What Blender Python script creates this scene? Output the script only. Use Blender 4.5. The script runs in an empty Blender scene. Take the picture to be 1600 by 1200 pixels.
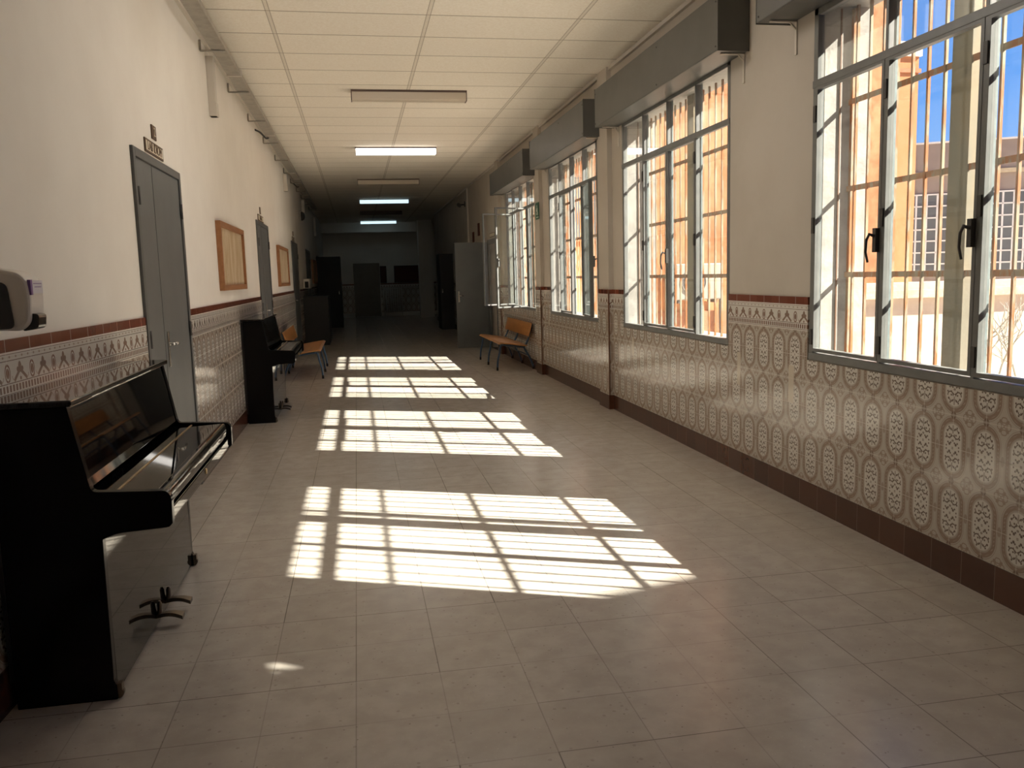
import bpy, math, random
from mathutils import Vector, Matrix
random.seed(7)
SC = bpy.context.scene
COL = SC.collection

# ------------------------------------------------------------------ camera
F_PX, YAW, PITCH, ROLL, CAM_H = 1311.29, .1785, -.1291, -.0281, 1.4267
cy_, sy_, cp_, sp_ = math.cos(YAW), math.sin(YAW), math.cos(PITCH), math.sin(PITCH)
fwd = Vector((sy_*cp_, cy_*cp_, sp_)); rgt = Vector((cy_, -sy_, 0)); upv = rgt.cross(fwd)
cr_, sr_ = math.cos(ROLL), math.sin(ROLL)
r2 = rgt*cr_ + upv*sr_; u2 = upv*cr_ - rgt*sr_
cam_d = bpy.data.cameras.new('camera'); cam = bpy.data.objects.new('camera', cam_d); COL.objects.link(cam)
M = Matrix((r2, u2, -fwd)).transposed().to_4x4(); M.translation = Vector((0, 0, CAM_H)); cam.matrix_world = M
cam_d.sensor_width = 36; cam_d.lens = F_PX/1600*36; cam_d.clip_start = .05; cam_d.clip_end = 300
SC.camera = cam

# ------------------------------------------------------------------ sky, sun, exposure
SUN_E, SKY_S, EXPO = 7.0, .34, 2.2
w = bpy.data.worlds.new('sky'); SC.world = w; w.use_nodes = True
nt = w.node_tree; nt.nodes.clear()
o_ = nt.nodes.new('ShaderNodeOutputWorld'); b_ = nt.nodes.new('ShaderNodeBackground')
tc = nt.nodes.new('ShaderNodeTexCoord'); sx = nt.nodes.new('ShaderNodeSeparateXYZ'); rp = nt.nodes.new('ShaderNodeValToRGB')
nt.links.new(tc.outputs['Generated'], sx.inputs[0]); nt.links.new(sx.outputs['Z'], rp.inputs[0])
rp.color_ramp.elements[0].position = 0; rp.color_ramp.elements[0].color = (.30, .48, .78, 1)
rp.color_ramp.elements[1].position = .55; rp.color_ramp.elements[1].color = (.035, .15, .55, 1)
e = rp.color_ramp.elements.new(.17); e.color = (.12, .31, .74, 1)
nt.links.new(rp.outputs[0], b_.inputs[0]); b_.inputs[1].default_value = SKY_S
nt.links.new(b_.outputs[0], o_.inputs[0])
sd = bpy.data.lights.new('sun', 'SUN'); sun = bpy.data.objects.new('sun', sd); COL.objects.link(sun)
sd.energy = SUN_E; sd.angle = .0093; sd.color = (1.0, .93, .82)
sun.rotation_euler = Vector((-1.16, .54, -1.0)).to_track_quat('-Z', 'Y').to_euler(); sun.location = (12, -4, 12)
vs = SC.view_settings; vs.view_transform = 'Standard'; vs.look = 'None'; vs.gamma = 1; vs.use_curve_mapping = False; vs.exposure = EXPO
SC.cycles.max_bounces = 12; SC.cycles.diffuse_bounces = 8; SC.cycles.transparent_max_bounces = 24
SC.cycles.caustics_reflective = True; SC.cycles.caustics_refractive = False; SC.cycles.blur_glossy = 1.0
SC.cycles.sample_clamp_indirect = 6

# ------------------------------------------------------------------ node helpers
class X:
    def __init__(s, nt, v): s.nt, s.v = nt, v
    def m(s, op, *a):
        n = s.nt.nodes.new('ShaderNodeMath'); n.operation = op
        for i, q in enumerate((s,)+a):
            q = q.v if isinstance(q, X) else q
            if isinstance(q, (int, float)): n.inputs[i].default_value = q
            else: s.nt.links.new(q, n.inputs[i])
        return X(s.nt, n.outputs[0])
    def __add__(s, o): return s.m('ADD', o)
    def __sub__(s, o): return s.m('SUBTRACT', o)
    def __mul__(s, o): return s.m('MULTIPLY', o)
    def __truediv__(s, o): return s.m('DIVIDE', o)
    def abs(s): return s.m('ABSOLUTE')
    def fract(s): return s.m('FRACT')
    def floor(s): return s.m('FLOOR')
    def max(s, o): return s.m('MAXIMUM', o)
    def min(s, o): return s.m('MINIMUM', o)
    def lt(s, o): return s.m('LESS_THAN', o)
    def gt(s, o): return s.m('GREATER_THAN', o)
    def inv(s): return (s*-1)+1
def length(a, b): return (a*a+b*b).m('SQRT')

class Mat:
    def __init__(s, name, base=(.5,.5,.5), rough=.6, metal=0, spec=.5, coat=0):
        s.m = bpy.data.materials.new(name); s.m.use_nodes = True; s.nt = s.m.node_tree
        s.b = s.nt.nodes['Principled BSDF']
        s.b.inputs['Base Color'].default_value = (*base, 1); s.b.inputs['Roughness'].default_value = rough
        s.b.inputs['Metallic'].default_value = metal; s.b.inputs['Specular IOR Level'].default_value = spec
        if coat: s.b.inputs['Coat Weight'].default_value = coat; s.b.inputs['Coat Roughness'].default_value = .03
    def pos(s):
        g = s.nt.nodes.new('ShaderNodeNewGeometry'); sp = s.nt.nodes.new('ShaderNodeSeparateXYZ')
        s.nt.links.new(g.outputs['Position'], sp.inputs[0]); s.P = g.outputs['Position']
        return [X(s.nt, sp.outputs[i]) for i in range(3)]
    def objpos(s):
        g = s.nt.nodes.new('ShaderNodeTexCoord'); s.P = g.outputs['Object']; return s.P
    def noise(s, scale, detail=3, rough=.5, stretch=None, src=None):
        n = s.nt.nodes.new('ShaderNodeTexNoise'); n.inputs['Scale'].default_value = scale
        n.inputs['Detail'].default_value = detail; n.inputs['Roughness'].default_value = rough
        v = src or s.P
        if stretch:
            mp = s.nt.nodes.new('ShaderNodeMapping'); mp.inputs['Scale'].default_value = stretch
            s.nt.links.new(v, mp.inputs[0]); v = mp.outputs[0]
        s.nt.links.new(v, n.inputs['Vector']); return X(s.nt, n.outputs['Fac'])
    def voro(s, scale):
        n = s.nt.nodes.new('ShaderNodeTexVoronoi'); n.inputs['Scale'].default_value = scale
        s.nt.links.new(s.P, n.inputs['Vector']); return X(s.nt, n.outputs['Distance']), n
    def rnd(s, *c):
        cb = s.nt.nodes.new('ShaderNodeCombineXYZ')
        for i, q in enumerate(c): s.nt.links.new(q.v, cb.inputs[i])
        n = s.nt.nodes.new('ShaderNodeTexWhiteNoise'); s.nt.links.new(cb.outputs[0], n.inputs[0]); return X(s.nt, n.outputs['Value'])
    def mix(s, fac, a, b):
        n = s.nt.nodes.new('ShaderNodeMix'); n.data_type = 'RGBA'
        for i, q in ((0, fac), (6, a), (7, b)):
            q = q.v if isinstance(q, X) else q
            if isinstance(q, (int, float)): n.inputs[i].default_value = q
            elif isinstance(q, tuple): n.inputs[i].default_value = (*q, 1)
            else: s.nt.links.new(q, n.inputs[i])
        return n.outputs[2]
    def ss(s, x, a, b):
        n = s.nt.nodes.new('ShaderNodeMapRange'); n.interpolation_type = 'SMOOTHSTEP'
        s.nt.links.new(x.v, n.inputs[0]); n.inputs[1].default_value = a; n.inputs[2].default_value = b; return X(s.nt, n.outputs[0])
    def col(s, c): s.nt.links.new(c, s.b.inputs['Base Color'])
    def rough(s, x): s.nt.links.new(x.v, s.b.inputs['Roughness'])
    def bump(s, h, strength=.2, dist=.01):
        n = s.nt.nodes.new('ShaderNodeBump'); n.inputs['Strength'].default_value = strength; n.inputs['Distance'].default_value = dist
        s.nt.links.new(h.v, n.inputs['Height']); s.nt.links.new(n.outputs[0], s.b.inputs['Normal'])

MT = {}
def simple(name, base, rough=.6, metal=0, spec=.5, var=0, scale=6, coat=0, bump=0):
    m = Mat(name, base, rough, metal, spec, coat)
    if var or bump:
        m.objpos(); n = m.noise(scale, 5, .6)
        if var:
            dk = tuple(c*(1-var) for c in base)
            m.col(m.mix(m.ss(n, .35, .65), dk, base))
        if bump: m.bump(n, bump, .005)
    MT[name] = m.m; return m.m

# plaster wall
m = Mat('plaster_wall', rough=.75, spec=.25); m.pos()
n = m.noise(1.3, 5, .6); n2 = m.noise(60, 2)
m.col(m.mix(m.ss(n, .3, .7), (.77, .72, .65), (.82, .775, .705))); m.bump(n*.8+n2*.25, .15, .01); MT['plaster'] = m.m
m = Mat('plaster_window_wall_shaded', rough=.75, spec=.25); m.pos()  # same plaster in a darker copy: the window side's shade is in the colour
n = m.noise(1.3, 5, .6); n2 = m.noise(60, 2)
m.col(m.mix(m.ss(n, .3, .7), (.48, .43, .365), (.53, .48, .415))); m.bump(n*.8+n2*.25, .15, .01); MT['plaster_r_shaded'] = m.m
m = Mat('plaster_outer', rough=.9, spec=.1); m.pos(); n = m.noise(7, 6, .65)
m.col(m.mix(m.ss(n, .35, .65), (.31, .29, .265), (.40, .38, .35))); m.bump(n, .3, .02); MT['reveal'] = m.m

# ceiling panels
m = Mat('ceiling_panels', rough=.85, spec=.15); x, y, z = m.pos()
lx = (((x+.56)/1.22+.5).fract()-.5).abs()*1.22; ly = (((y-6.88)/.61+.5).fract()-.5).abs()*.61
tb = m.ss(lx, .010, .014).inv(); row = m.ss(ly, .005, .010).inv(); edge = (m.ss(lx, .014, .022).inv()-tb).max(0)
n = m.noise(55, 3, .6); n2 = m.noise(.7, 3)
rc = m.rnd(((x+.56)/1.22).floor(), ((y-6.88)/.61).floor())
base = m.mix(m.ss(n, .3, .7), (.81, .745, .64), (.87, .82, .73))
base = m.mix(rc*.12, base, (.5, .45, .38))
base = m.mix(row*.9, base, (.30, .25, .19)); base = m.mix(edge*.8, base, (.28, .23, .17)); base = m.mix(tb*.45, base, (.56, .50, .42))
m.col(base); m.bump(n*.6-row-edge, .25, .006); MT['ceiling'] = m.m

# terrazzo floor
m = Mat('terrazzo_floor', rough=.22, spec=.5); x, y, z = m.pos()
fx, fy = (x+.0729)/.3, (y-2.9035)/.3
dx = ((fx+.5).fract()-.5).abs()*.3; dy = ((fy+.5).fract()-.5).abs()*.3
cid = m.rnd(fx.floor(), fy.floor())
lxr = m.rnd((fx+.5).floor(), (fy*.5).floor()); lyr = m.rnd((fy+.5).floor()+77, (fx*.5).floor())
gx = m.ss(dx, .0010, .0028).inv()*(lxr*.75+.22); gy = m.ss(dy, .0010, .0028).inv()*(lyr*.75+.15)
line = gx.max(gy)
n = m.noise(9, 6, .6); n2 = m.noise(1.1, 4)
vd, vn = m.voro(26); vr = X(m.nt, m.nt.nodes.new('ShaderNodeSeparateColor').outputs[0])
m.nt.links.new(vn.outputs['Color'], vr.v.node.inputs[0])
chip = m.ss(vd+m.noise(70, 3)*.25-.12, .12, .2).inv()*vr.gt(.62)
vd2, vn2 = m.voro(60); sc2 = m.nt.nodes.new('ShaderNodeSeparateColor'); m.nt.links.new(vn2.outputs['Color'], sc2.inputs[0])
chip2 = m.ss(vd2, .10, .22).inv()*X(m.nt, sc2.outputs[1]).gt(.8)
c = m.mix(m.ss(n, .3, .7), (.44, .395, .345), (.52, .475, .42))
c = m.mix(cid*.35, c, (.41, .367, .32)); c = m.mix(m.ss(n2, .35, .7)*.25, c, (.40, .35, .295))
c = m.mix(chip*.42, c, (.26, .22, .18)); c = m.mix(chip2*.28, c, (.64, .59, .52))
vd3, vn3 = m.voro(34); sc3 = m.nt.nodes.new('ShaderNodeSeparateColor'); m.nt.links.new(vn3.outputs['Color'], sc3.inputs[0])
fleck = m.ss(vd3+m.noise(120, 2)*.2-.1, .05, .12).inv()*X(m.nt, sc3.outputs[2]).gt(.84); c = m.mix(fleck*.6, c, (.13, .10, .08)); c = m.mix(line*.85, c, (.09, .072, .06))
m.col(c); m.rough(n2*.10+n*.10+.12); m.bump(n2*.4+m.noise(4, 2)*.3-line*.05, .06, .02); MT['floor'] = m.m

# decorated dado tiles (ovals 2 tiles high, 0.20 x 0.15 m tiles)
def dado(name, sgn):
    m = Mat(name, rough=.14, spec=.5); x, y, z = m.pos()
    u = y+x*sgn-(4.28+2.607*sgn if sgn > 0 else 4.28+1.1745)
    px = ((u/.2+.5).fract()-.5)*.2; pzf = ((z-.15)/.3).fract(); pz = (pzf-.5)*.3
    ax, az = px.abs(), pz.abs()
    r = length(px, (az-.055).max(0))
    aa = .0015
    def band(d, a, b): return m.ss(d, a-aa, a+aa)*m.ss(d, b-aa, b+aa).inv()
    def dot(cx, cz, rr): return m.ss(length(ax-cx, az-cz), rr-aa, rr+aa).inv()
    def arc(cx, cz, rr, w, cond=None):
        d = (length(ax-cx, az-cz)-rr).abs(); q = m.ss(d, w-aa, w+aa).inv()
        return q*cond if cond else q
    inner = m.ss(r, .052, .056).inv()
    beads = m.ss(length(((az*1+ax*.6)/.017).fract()-.5, (r-.073)/.017), .16, .26).inv()
    ring = band(r, .063, .084)*(beads*.55).inv()
    r1 = band(r, .0585, .0610)*.6; r3 = band(r, .0885, .091)*.7
    orn = dot(0, .0, .006)
    for c3 in ((.020, .017, .0065), (.030, .024, .0045), (.012, .024, .0045), (.0, .034, .006), (.040, .008, .004),
               (.043, .045, .0045), (.020, .060, .0045), (.036, .076, .0055), (.014, .084, .004), (.026, .094, .0045), (.010, .052, .0035)):
        orn = orn.max(dot(*c3))
    orn = orn.max(m.ss(ax, .0022, .0045).inv()*az.gt(.066)*az.lt(.104))
    orn = orn.max(arc(.026, .062, .017, .0028, (az.lt(.064)))).max(arc(.018, .078, .011, .0024, az.gt(.078)))
    orn = orn.max(arc(.0, .036, .020, .0026, az.gt(.040)))*inner
    # round knob where ovals touch
    kz = az-.15; knob = m.ss(length(px, kz), .0155, .018).inv(); knobl = m.ss((kz+.004).abs(), .001, .002).inv()*knob
    # four-petal ornament between the ovals
    qx, qz = (ax-.1).abs(), az-.15; qz = qz.abs(); rr = length(qx, qz)
    x45 = m.ss((qx-qz).abs(), .002, .004).inv()*rr.lt(.034)*rr.gt(.008)
    pet = m.ss(length(qx-.021, qz-.021), .006, .008).inv().max(m.ss((length(qx-.004, qz-.026)-.011).abs(), .0015, .003).inv()).max(m.ss((length(qx-.026, qz-.004)-.011).abs(), .0015, .003).inv())
    cor = (x45.max(pet).max(m.ss(rr, .005, .007).inv()))*m.ss(r, .094, .097)*rr.lt(.05)
    sep = m.ss((qx), .0, .0025).inv()*az.lt(.06)*.0
    side = m.ss(length((qx)/1.0, (az-.0)/2.2), .009, .011).inv()
    CR, TAN, DK, MD = (.66, .625, .565), (.47, .41, .345), (.115, .07, .045), (.27, .185, .135)
    nz = m.noise(40, 3)
    c = m.mix(nz*.5, (.52, .47, .405), TAN)
    c = m.mix(inner, c, CR); c = m.mix(ring*.85, c, MD); c = m.mix(r1.max(r3), c, MD)
    c = m.mix(cor*.75, c, MD); c = m.mix(side*.6, c, MD); c = m.mix(knob*.9, c, (.19, .125, .09)); c = m.mix(knobl*.6, c, TAN)
    c = m.mix(orn*.92, c, DK)
    # border band z 1.05 .. 1.20
    inb = z.gt(1.05)
    bx = ((u/.2+.5).fract()-.5).abs()*.2; fx_ = ((u/.2).fract()-.5).abs()*.2
    zz = z
    def hl(zc, h): return m.ss((zz-zc).abs(), h-.0008, h+.0008).inv()
    leaf = m.ss(length(bx/.023, (zz-1.129)/.036), .88, 1.0).inv(); lr_ = length(bx/.023, (zz-1.129)/.036); leafv = m.ss((lr_-.62).abs(), .06, .12)
    leafv2 = m.ss(bx, .0015, .0035).inv()
    fl = m.ss(length(fx_/.014, (zz-1.146)/.022), .85, 1).inv().max(m.ss(length(fx_-.018, zz-1.138), .008, .011).inv())
    fl = fl.max(m.ss(((zz-1.137)+(fx_*.72)).abs(), .0075, .0095).inv()*fx_.lt(.052)).max(m.ss(length(fx_, zz-1.104), .006, .008).inv())
    fl = fl.max(m.ss(((zz-1.106)+(fx_-.03)*.0).abs(), .001, .002).inv()*fx_.gt(.03)*0)
    thin = m.ss((length(fx_-.05, zz-1.118)-.016).abs(), .001, .0025).inv()*zz.lt(1.118)
    bars = (((u/.025).fract()-.5).abs()).lt(.30)*m.ss((zz-1.0745).abs(), .0115, .0125).inv()
    dots = m.ss(length((((u/.05).fract()-.5)*.05)/1.6, zz-1.1865), .0035, .005).inv().max(hl(1.1865, .0008)*.5)
    bc = m.mix(leaf*leafv.max(leafv2*.0), CR, (.20, .095, .06)); bc = m.mix(fl*.9, bc, (.22, .13, .09)); bc = m.mix(thin*.8, bc, (.25, .15, .1))
    bc = m.mix(bars*.9, bc, (.17, .085, .055)); bc = m.mix(dots*.8, bc, MD)
    bc = m.mix(hl(1.174, .0013).max(hl(1.093, .0014)).max(hl(1.0565, .0013)).max(hl(1.197, .001)), bc, (.14, .075, .05))
    c = m.mix(inb, c, bc)
    # red-brown cap z 1.20 ..
    cap = z.gt(1.205); cr = m.rnd((u/.2+.5).floor())
    c = m.mix(cap, c, m.mix(cr, (.15, .040, .022), (.20, .065, .038)))
    # grout
    gy_ = ((u/.2).fract()-.5).abs(); gyy = (gy_-.5).abs()*.2
    gz = (((z-.15)/.15+.5).fract()-.5).abs()*.15
    gr = m.ss(gyy, .0005, .0018).inv().max(m.ss(gz, .0005, .0018).inv()).max(m.ss((z-1.203).abs(), .001, .002).inv())
    c = m.mix(gr*.75, c, (.63, .58, .50))
    # plaster-filled scars where old fixings were taken off the wall
    if sgn > 0:
        sc = None
        for (yy, z0, z1, ww) in ((5.45, .62, .85, .028), (4.73, .60, .83, .034), (11.35, .72, .93, .03), (7.75, .62, .80, .03)):
            q = m.ss((y-yy+m.noise(9)*.03-.015).abs(), ww-.004, ww)
            q = q.inv()*z.gt(z0)*z.lt(z1)
            sc = q if sc is None else sc.max(q)
        c = m.mix(sc, c, (.60, .53, .43))
    m.col(c); m.rough(gr*.3+m.noise(3)*.08+.08)
    m.bump(m.noise(5, 2)*.6+m.noise(14, 2)*.2-gr*.5, .10, .01)
    return m.m
MT['dado_r'] = dado('dado_tiles_right', 1); MT['dado_l'] = dado('dado_tiles_left', -1)
m = Mat('plinth_tiles', rough=.2); x, y, z = m.pos(); u = y+x-(4.18+2.607)
g = ((u/.2+.5).fract()-.5).abs()*.2; gr = m.ss(g, .0008, .0022).inv(); cr = m.rnd((u/.2).floor()); n = m.noise(30, 3)
c = m.mix(cr, (.062, .022, .013), (.095, .036, .02)); c = m.mix(n*.3, c, (.12, .05, .03)); m.col(m.mix(gr*.7, c, (.22, .15, .11))); MT['plinth'] = m.m

# orange render, outdoor
def render_mat(name, a, b, sc=1.2):
    m = Mat(name, rough=.95, spec=.05); m.pos(); n = m.noise(sc, 7, .65); n2 = m.noise(sc*7, 4, .6)
    m.col(m.mix(m.ss(n*.7+n2*.3, .38, .62), a, b)); m.bump(n2, .3, .02); MT[name] = m.m
render_mat('orange_old', (.32, .125, .06), (.46, .22, .115), .9)
render_mat('orange_new', (.36, .165, .08), (.40, .19, .10), .8)
render_mat('terracotta', (.30, .13, .075), (.38, .18, .11), .9)
render_mat('pale_render', (.21, .165, .14), (.25, .20, .17), .8)
render_mat('pink_render', (.40, .31, .26), (.45, .36, .30), 1.5)
render_mat('stone_cap', (.38, .30, .19), (.46, .39, .27), 5)
render_mat('yard_ground', (.60, .54, .46), (.68, .62, .54), 2)

# rusted paint of the window grilles
m = Mat('rusty_bars', rough=.7, spec=.3); m.pos(); n = m.noise(26, 5, .65, (1, 1, .25)); n2 = m.noise(8, 3, .5, (1, 1, .4))
c = m.mix(m.ss(n, .42, .55), (.33, .26, .19), (.38, .145, .055)); m.col(m.mix(m.ss(n2, .45, .65)*.6, c, (.44, .38, .27))); MT['rust'] = m.m
m = Mat('weathered_post', rough=.7, spec=.3); m.pos(); n = m.noise(5, 5, .6, (1, 1, .3)); n2 = m.noise(60, 3)
c = m.mix(m.ss(n, .4, .65), (.23, .21, .16), (.30, .24, .15)); m.col(m.mix(n2*.35, c, (.16, .10, .06))); MT['post'] = m.m
simple('frame_paint', (.17, .172, .165), .42, var=.15, scale=9)
simple('frame_outer', (.19, .225, .225), .5, var=.25, scale=20)
simple('guide_brown', (.16, .085, .05), .6); simple('strip_brown', (.17, .085, .05), .3)
simple('hinge_dark', (.05, .045, .04), .5)
simple('door_grey', (.125, .132, .132), .42, var=.12, scale=3)
simple('door_frame', (.10, .102, .10), .45, var=.1, scale=5)
simple('shade_black', (.012, .011, .010), .8)
simple('steel', (.62, .60, .56), .25, 1)
simple('brass', (.72, .52, .26), .28, 1)
simple('pedal_metal', (.16, .13, .10), .35, 1)
simple('piano_black', (.004, .0037, .0037), .03, spec=.5)
simple('piano_satin', (.008, .007, .007), .3); simple('piano_side', (.005, .0045, .0045), .12, spec=.15)
simple('felt_red', (.14, .018, .014), .9)
simple('box_grey', (.098, .096, .088), .42, var=.12, scale=4)
simple('white_plastic', (.72, .68, .62), .35)
simple('trunking', (.62, .57, .50), .5)
simple('black_plastic', (.015, .015, .015), .15)
simple('label_white', (.70, .68, .72), .4); simple('label_purple', (.20, .10, .32), .4)
simple('galvanised', (.36, .33, .28), .45, .3, var=.2, scale=10)
simple('black_cable', (.02, .018, .016), .5)
simple('bench_blue', (.035, .075, .135), .4, var=.15, scale=15)
simple('rubber', (.01, .01, .01), .7)
simple('cream_glaze', (.66, .58, .42), .3); simple('brown_glaze', (.085, .045, .02), .5)
simple('cork_brown', (.12, .035, .02), .8, var=.2, scale=20)
simple('sign_green', (.012, .10, .045), .4); simple('sign_white', (.75, .75, .68), .4)
simple('cabinet_dark', (.012, .012, .011), .55, var=.2)
simple('ac_cream', (.30, .27, .23), .5); simple('ac_dark', (.09, .08, .075), .5)
simple('far_door', (.26, .22, .17), .5, var=.1); simple('radiator_paint', (.55, .52, .47), .45)
simple('glass_dark', (.10, .11, .12), .12); simple('window_white', (.62, .60, .56), .5)
simple('twig', (.30, .27, .22), .8)
# wood
def wood(name, a, b, rough=.3, axis=(1, .12, 1), sc=22):
    m = Mat(name, rough=rough, spec=.5); m.objpos(); n = m.noise(sc, 6, .6, axis); n2 = m.noise(2.5, 3, .5, axis)
    m.col(m.mix(m.ss(n*.7+n2*.3, .35, .65), a, b)); MT[name] = m.m
wood('bench_wood', (.36, .155, .045), (.48, .23, .075)); wood('board_frame', (.30, .125, .045), (.38, .17, .07), .45)
m = Mat('cork_board', rough=.85, spec=.1); m.objpos(); n = m.noise(7, 5, .6, (1, 1, .35)); n2 = m.noise(160, 2)
m.col(m.mix(m.ss(n*.75+n2*.25, .38, .64), (.46, .335, .20), (.58, .46, .32))); MT['board_face'] = m.m
# window glass: clear sheet with fresnel reflection and a little dust
def glass(name, dust):
    m = bpy.data.materials.new(name); m.use_nodes = True; nt = m.node_tree; nt.nodes.clear()
    o = nt.nodes.new('ShaderNodeOutputMaterial'); tr = nt.nodes.new('ShaderNodeBsdfTransparent'); gl = nt.nodes.new('ShaderNodeBsdfGlossy')
    gl.inputs['Roughness'].default_value = .02; tr.inputs[0].default_value = (.93, .95, .94, 1)
    gm = nt.nodes.new('ShaderNodeNewGeometry'); dt = nt.nodes.new('ShaderNodeVectorMath'); dt.operation = 'DOT_PRODUCT'
    nt.links.new(gm.outputs['Incoming'], dt.inputs[0]); nt.links.new(gm.outputs['Normal'], dt.inputs[1])
    frn = X(nt, dt.outputs['Value']).abs().inv().max(0).m('POWER', 5)*.9+.035; mx = nt.nodes.new('ShaderNodeMixShader')
    nt.links.new(frn.v, mx.inputs[0]); nt.links.new(tr.outputs[0], mx.inputs[1]); nt.links.new(gl.outputs[0], mx.inputs[2])
    df = nt.nodes.new('ShaderNodeBsdfDiffuse'); df.inputs[0].default_value = (.6, .57, .5, 1); tl = nt.nodes.new('ShaderNodeBsdfTranslucent'); tl.inputs[0].default_value = (.6, .57, .5, 1)
    ad = nt.nodes.new('ShaderNodeMixShader'); nt.links.new(df.outputs[0], ad.inputs[1]); nt.links.new(tl.outputs[0], ad.inputs[2])
    tcn = nt.nodes.new('ShaderNodeTexCoord'); ns = nt.nodes.new('ShaderNodeTexNoise'); ns.inputs['Scale'].default_value = 3; nt.links.new(tcn.outputs['Object'], ns.inputs[0])
    mu = nt.nodes.new('ShaderNodeMath'); mu.operation = 'MULTIPLY'; mu.inputs[1].default_value = dust*2; nt.links.new(ns.outputs['Fac'], mu.inputs[0])
    m2 = nt.nodes.new('ShaderNodeMixShader'); nt.links.new(mu.outputs[0], m2.inputs[0]); nt.links.new(mx.outputs[0], m2.inputs[1]); nt.links.new(ad.outputs[0], m2.inputs[2])
    nt.links.new(m2.outputs[0], o.inputs[0]); MT[name] = m
glass('pane_glass', .008); glass('pane_dusty', .045)
def emit(name, col, s, base=(.8, .8, .8)):
    m = Mat(name, base, .4); m.b.inputs['Emission Color'].default_value = (*col, 1); m.b.inputs['Emission Strength'].default_value = s; MT[name] = m.m
emit('tube_fill', (1, .94, .87), 7.2); emit('tube_warm', (1, .95, .88), 1.0); emit('tube_cool', (.66, .90, 1.0), .26)
simple('diffuser_off', (.60, .52, .42), .35); simple('lamp_rim', (.10, .06, .045), .5)

# ------------------------------------------------------------------ mesh helpers
class MB:
    def __init__(s): s.v, s.f, s.sm = [], [], []
    def add(s, vs, fs, smooth=False):
        n = len(s.v); s.v += [tuple(q) for q in vs]; s.f += [tuple(i+n for i in f) for f in fs]; s.sm += [smooth]*len(fs); return s
    def box(s, x0, x1, y0, y1, z0, z1):
        v = [(x, y, z) for x in (x0, x1) for y in (y0, y1) for z in (z0, z1)]
        return s.add(v, [(0,1,3,2),(4,6,7,5),(0,4,5,1),(2,3,7,6),(0,2,6,4),(1,5,7,3)])
    def obox(s, p, ax, ay, az):          # oriented box from corner p with three edge vectors
        p, ax, ay, az = map(Vector, (p, ax, ay, az))
        v = [p+ax*i+ay*j+az*k for i in (0,1) for j in (0,1) for k in (0,1)]
        return s.add(v, [(0,1,3,2),(4,6,7,5),(0,4,5,1),(2,3,7,6),(0,2,6,4),(1,5,7,3)])
    def prism(s, pts, y0, y1, axis='y', smooth=False):   # polygon (a,b) extruded; axis y: (x,z); axis x: (y,z); axis z: (x,y)
        n = len(pts); f3 = {'y': lambda a, b, t: (a, t, b), 'x': lambda a, b, t: (t, a, b), 'z': lambda a, b, t: (a, b, t)}[axis]
        v = [f3(a, b, y0) for a, b in pts]+[f3(a, b, y1) for a, b in pts]
        s.add(v, [tuple(range(n)), tuple(range(2*n-1, n-1, -1))]); k = len(s.v)-2*n
        s.f += [(k+i, k+(i+1) % n, k+n+(i+1) % n, k+n+i) for i in range(n)]; s.sm += [smooth]*n; return s
    def tube(s, pts, r, seg=10, cap=True):
        pts = [Vector(p) for p in pts]; rings = []; nrm = None
        for i, p in enumerate(pts):
            t = ((pts[min(i+1, len(pts)-1)]-p).normalized()+(p-pts[max(i-1, 0)]).normalized())
            if t.length < 1e-6: t = pts[1]-pts[0]
            t.normalize()
            if nrm is None: nrm = t.orthogonal().normalized()
            nrm = (nrm-t*nrm.dot(t)).normalized(); b = t.cross(nrm); rr = r[i] if isinstance(r, (list, tuple)) else r
            rings.append([p+nrm*math.cos(a)*rr+b*math.sin(a)*rr for a in [2*math.pi*k/seg for k in range(seg)]])
        v = [q for g in rings for q in g]; f = []
        for i in range(len(rings)-1):
            for k in range(seg): f.append((i*seg+k, i*seg+(k+1) % seg, (i+1)*seg+(k+1) % seg, (i+1)*seg+k))
        s.add(v, f, True)
        if cap: n = len(s.v)-len(v); s.f += [tuple(n+k for k in range(seg))[::-1], tuple(n+(len(rings)-1)*seg+k for k in range(seg))]; s.sm += [False]*2
        return s
    def build(s, name, mat, parent=None, bevel=0, seg=2):
        me = bpy.data.meshes.new(name); me.from_pydata(s.v, [], s.f)
        for p, q in zip(me.polygons, s.sm): p.use_smooth = q
        me.materials.append(MT[mat]); ob = bpy.data.objects.new(name, me); COL.objects.link(ob)
        import bmesh
        bm = bmesh.new(); bm.from_mesh(me); bmesh.ops.recalc_face_normals(bm, faces=bm.faces); bm.to_mesh(me); bm.free()
        if bevel:
            b = ob.modifiers.new('bevel', 'BEVEL'); b.width = bevel; b.segments = seg; b.limit_method = 'ANGLE'; b.angle_limit = math.radians(40)
        if parent: ob.parent = parent
        return ob
def B(*a): return MB().box(*a)
def smooth_curve(pts, n=6):
    pts = [Vector(p) for p in pts]; out = []
    for i in range(len(pts)-1):
        p0, p1, p2, p3 = pts[max(i-1, 0)], pts[i], pts[i+1], pts[min(i+2, len(pts)-1)]
        for k in range(n):
            t = k/n; out.append(.5*((2*p1)+(p2-p0)*t+(2*p0-5*p1+4*p2-p3)*t*t+(3*p1-p0-3*p2+p3)*t**3))
    out.append(pts[-1]); return out
def tag(o, label, cat=None, group=None, kind=None):
    o['label'] = label
    if cat: o['category'] = cat
    if group: o['group'] = group
    if kind: o['kind'] = kind
    return o
def thing(name, loc, label, cat, group=None, kind=None, rz=0):
    o = bpy.data.objects.new(name, None); COL.objects.link(o); o.location = loc; o.rotation_euler = (0, 0, rz); o.empty_display_size = .1
    return tag(o, label, cat, group, kind)
def copy_tree(o, parent=None):
    c = o.copy(); COL.objects.link(c); c.parent = parent
    for ch in list(o.children): copy_tree(ch, c)
    return c
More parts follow.
